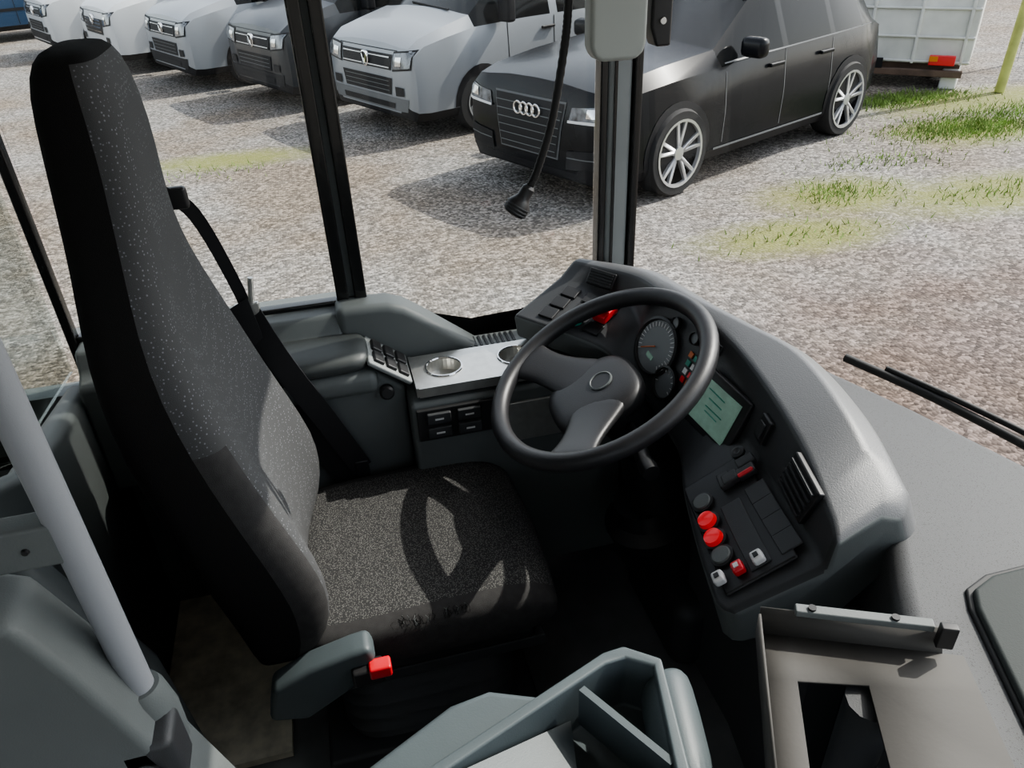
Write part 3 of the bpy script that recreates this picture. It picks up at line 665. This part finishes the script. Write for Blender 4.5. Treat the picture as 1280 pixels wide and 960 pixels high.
lathe('bolster_hole',[(.008,0),(.008,.004),(.004,.006),(0,.006)],(-.345,1.065,1.11),(0,-1,0),RUST,st)  # small brown raised disc standing in for a hole in the bolster
sb=root('seat_belt',(-.2,1.54,.9))
ribbon('shoulder_strap',[(-.29,1.42,1.25),(-.25,1.50,1.17),(-.215,1.545,1.0),(-.205,1.55,.92)],(.022,.0,.016),.002,BELT,sb)
ribbon('lap_strap',[(-.205,1.55,.93),(-.155,1.50,.82),(-.09,1.505,.66),(-.03,1.515,.50)],(.045,0,.03),.003,BELT,sb)
ribbon('return_strap',[(-.22,1.54,.96),(-.19,1.515,.8),(-.13,1.515,.62),(-.07,1.52,.47)],(.042,0,.02),.003,BELT,sb)
box('tongue',(-.205,1.55,.94),(.05,.012,.03),STEEL,sb,bevel=.003); tube('tongue_blade',[(-.195,1.55,.95),(-.185,1.55,1.01)],.006,STEEL,sb,8)
box('buckle',(-.03,1.52,.49),(.035,.02,.07),PDD,sb,bevel=.005); box('guide_loop',(-.27,1.45,1.22),(.05,.02,.04),PDD,sb,bevel=.006)
# ---------------------------------------------------------------- microphone and mirror
mc=root('gooseneck_microphone',(.4,1.3,1.5))
tube('gooseneck',[(.44,1.3,2.16),(.435,1.3,1.8),(.425,1.3,1.60),(.421,1.3,1.50),(.414,1.3,1.438),(.392,1.3,1.325),(.365,1.3,1.245),(.350,1.3,1.215)],.0065,RUB,mc,10,sm=14,ringmod=lambda i:1.0+.14*(i%2))
ax=V((.322-.350,0,1.175-1.215)).normalized()
lathe('mic_head',[(.008,0),(.012,.005),(.012,.022),(.015,.028),(.021,.036),(.022,.052),(.019,.057),(.010,.060),(0,.058)],(.350,1.3,1.215),ax,PDD,mc)
for k in range(3): lathe('mic_ring',[(.0225,.038+k*.006),(.0232,.040+k*.006),(.0225,.042+k*.006)],(.350,1.3,1.215),ax,PD,mc,cap=False)
mr=root('interior_mirror',(.51,1.3,1.55))
LGREY=M('mirror_shell',(0.33,0.35,0.33),0.45)
prism('shell',[(.450,1.44),(.455,1.425),(.468,1.415),(.53,1.415),(.543,1.425),(.548,1.44),(.548,1.78),(.535,1.80),(.465,1.80),(.450,1.78)],'y',1.27,1.31,LGREY,mr,bevel=.008)
prism('mirror_side_bracket',[(.558,1.46),(.568,1.43),(.595,1.43),(.595,1.8),(.558,1.8)],'y',1.28,1.32,PDD,mr,bevel=.005)
tube('arm',[(.51,1.29,1.78),(.52,1.29,1.95),(.52,1.3,2.18)],.012,PDD,mr,10)
for z in (1.47,1.52): lathe('screw',[(.006,0),(.005,.003),(0,.003)],(.577,1.279,z),(0,-1,0),STEEL,mr)
# ---------------------------------------------------------------- partition behind the driver, pole, cab door
pt=root('cab_partition',(-.6,1.1,.5))
prism('rear_panel',[(.70,.0),(.70,.98),(.78,1.0),(1.05,.93),(1.3,.80),(1.72,.74),(1.72,.0)],'x',-.66,-.60,PL,pt,bevel=.02)
prism('side_panel',[(-1.4,.0),(-1.4,1.10),(-.40,1.10),(-.36,1.08),(-.33,1.0),(-.27,.78),(-.22,.60),(-.20,.0)],'y',.60,.68,PL,pt,bevel=.012,bseg=3)
prism('inner_panel',[(-.62,.0),(-.62,.88),(-.55,.80),(-.44,.5),(-.40,.0)],'y',1.02,1.08,PL,pt,bevel=.02)
prism('glass',[(.72,1.0),(.72,1.95),(1.70,1.95),(1.70,.78),(1.3,.82),(1.05,.95)],'x',-.635,-.628,GLI,pt)
box('beige_floor_edge',(-.44,1.42,.012),(.30,.55,.02),BEIGE,pt)
gp=root('grab_pole',(-.305,.66,1.4))
tube('tube',[(-.305,.66,.86),(-.305,.66,2.18)],.0165,POLE,gp,24)
lathe('clamp',[(.030,-.10),(.032,-.02),(.026,.02),(.022,.03)],(-.305,.66,.87),(0,0,1),PL,gp)
box('clamp_block',(-.305,.63,.80),(.065,.06,.13),PD,gp,bevel=.012); lathe('clamp_screw',[(.018,0),(.018,.006),(.014,.008),(0,.008)],(-.31,.598,.82),(0,-1,.3),PDD,gp)
box('bracket',(-.355,.66,1.135),(.09,.03,.05),PL,gp,bevel=.004)
for x in (-.34,-.37): lathe('bracket_screw',[(.004,0),(.003,.003),(0,.003)],(x,.645,1.135),(0,-1,0),PDD,gp,12)
cd=root('cab_door',(.1,.5,.5))
prism('door_panel',[(-.16,.0),(-.16,.70),(.30,.70),(.34,.66),(.34,.0)],'y',.42,.52,TEAL,cd,bevel=.02)
def P3(nm,pts,z0,z1,m,b=.006): prism(nm,pts,'z',z0,z1,m,cd,bevel=b,bseg=3)
P3('wedge_cover',[(-.13,.50),(.04,.585),(.09,.592),(.165,.56),(.02,.485),(.0,.40),(-.13,.40)],.74,.835,TEAL,.012)
orim=[(.0,.495),(.235,.585),(.262,.587),(.30,.557),(.26,.36),(-.02,.36)]
irim=[(.022,.488),(.232,.568),(.258,.569),(.286,.549),(.247,.38),(.005,.38)]
vs=[];fs=[];n=len(orim)
for z,pl in ((.72,orim),(.86,orim),(.86,irim),(.77,irim)): vs+=[(x,y,z) for x,y in pl]
for r in range(3):
    for i in range(n): fs.append((r*n+i,r*n+(i+1)%n,(r+1)*n+(i+1)%n,(r+1)*n+i))
fs.append(tuple(range(3*n,4*n)))
mesh('cash_tray',vs,fs,TEAL,cd,bevel=.004)
mesh('tray_flap',[(.03,.487,.85),(.18,.545,.80),(.15,.40,.80),(.02,.39,.84)],[(0,1,2,3)],TEAL,cd)
mesh('tray_divider',[(.19,.545,.855),(.255,.43,.855),(.255,.43,.79),(.19,.545,.79),(.198,.549,.855),(.263,.434,.855),(.263,.434,.79),(.198,.549,.79)],[(0,1,2,3),(4,5,6,7),(0,1,5,4),(0,3,7,4),(1,2,6,5)],TEAL,cd)
rg=[]
for y,k in [(.555,.75),(.545,.95),(.52,1),(.36,1)]:
    rg.append([V((.305+.035*k*math.cos(a)-(.555-y)*.22,y,.81+.045*k*math.sin(a))) for a in [i*math.pi/12 for i in range(24)]])
loft('round_end',rg,TEAL,cd,sub=1)
tm=root('ticket_machine_bracket',(.5,.45,.85))
def bil(u,v,z=.85):
    a=V((.435,.565,z));b=V((.655,.465,z));c=V((.60,.32,z));d=V((.345,.38,z)); return a*(1-u)*(1-v)+b*u*(1-v)+c*u*v+d*(1-u)*v
us=[0,.17,.50,1]; vv=[0,.33,.95,1.15]
vs=[bil(u,v) for v in vv for u in us]; fs=[]
for j in range(3):
    for i in range(3):
        if (i,j)!=(1,1): fs.append((j*4+i,j*4+i+1,(j+1)*4+i+1,(j+1)*4+i))
o=mesh('plate',vs,fs,SHEET,tm); md=o.modifiers.new('s','SOLIDIFY'); md.thickness=.004
vs=[bil(0,0),bil(0,1.15),bil(0,1.15,.90),bil(0,0,.885)]
o=mesh('side_flange',vs,[(0,1,2,3)],SHEET,tm); md=o.modifiers.new('s','SOLIDIFY'); md.thickness=.003
vs=[bil(0,0),bil(.9,0),bil(.88,-.05,.885),bil(.0,-.05,.885)]
o=mesh('back_flange',vs,[(0,1,2,3)],SHEET,tm); md=o.modifiers.new('s','SOLIDIFY'); md.thickness=.003
d=(bil(.9,-.05)-bil(.15,-.05)).normalized(); R=Matrix((d,V((0,0,1)).cross(d),V((0,0,1)))).transposed()
box('hinge_bar',bil(.5,-.05,.888),(.16,.014,.010),PL,tm,rot=R,bevel=.002)
for u in (.25,.65): lathe('screw',[(.005,0),(.005,.003),(0,.003)],bil(u,-.05,.893),(0,0,1),PDD,tm,12)
box('latch',bil(.88,.02,.885),(.02,.012,.035),PDD,tm,rot=R,bevel=.002)
tube('support_stalk',[(.52,.45,.84),(.54,.47,.6),(.56,.48,.3),(.56,.48,.0)],.03,PD,tm,12)
# ---------------------------------------------------------------- light, world, camera
sun=bpy.data.lights.new('sun','SUN'); sun.energy=6.2; sun.angle=math.radians(.55); sun.color=(1,.955,.88)
so=bpy.data.objects.new('sun',sun); bpy.context.collection.objects.link(so)
so.rotation_euler=V((-.316,-.07,-.30)).to_track_quat('-Z','Y').to_euler(); so.location=(5,2,8)
w=bpy.data.worlds.new('w'); bpy.context.scene.world=w; w.use_nodes=True; nt=w.node_tree
sk=nt.nodes.new('ShaderNodeTexSky'); sk.sky_type='NISHITA'; sk.sun_disc=False; sk.sun_elevation=math.radians(43); sk.sun_rotation=math.radians(77); sk.dust_density=2.0
hs=nt.nodes.new('ShaderNodeHueSaturation'); hs.inputs['Saturation'].default_value=.35; nt.links.new(sk.outputs[0],hs.inputs['Color'])
bg=nt.nodes['Background']; bg.inputs[1].default_value=.42; nt.links.new(hs.outputs[0],bg.inputs[0])
try: bpy.context.scene.view_settings.look='AgX - Medium High Contrast'
except Exception: pass
th=math.radians(32.3); r=math.radians(2.63); yaw=math.radians(13)
fh=V((math.sin(yaw),math.cos(yaw),0)); R0=V((math.cos(yaw),-math.sin(yaw),0)); Zu=V((0,0,1))
F=fh*math.cos(th)-Zu*math.sin(th); U0=fh*math.sin(th)+Zu*math.cos(th)
Rr=R0*math.cos(r)-U0*math.sin(r); U=U0*math.cos(r)+R0*math.sin(r)
cam=bpy.data.cameras.new('camera'); cam.sensor_width=36; cam.lens=961/1280*36; cam.clip_start=.02; cam.clip_end=300
co=bpy.data.objects.new('camera',cam); bpy.context.collection.objects.link(co)
mt=Matrix((Rr,U,-F)).transposed().to_4x4(); mt.translation=V((0,0,1.65)); co.matrix_world=mt
bpy.context.scene.camera=co
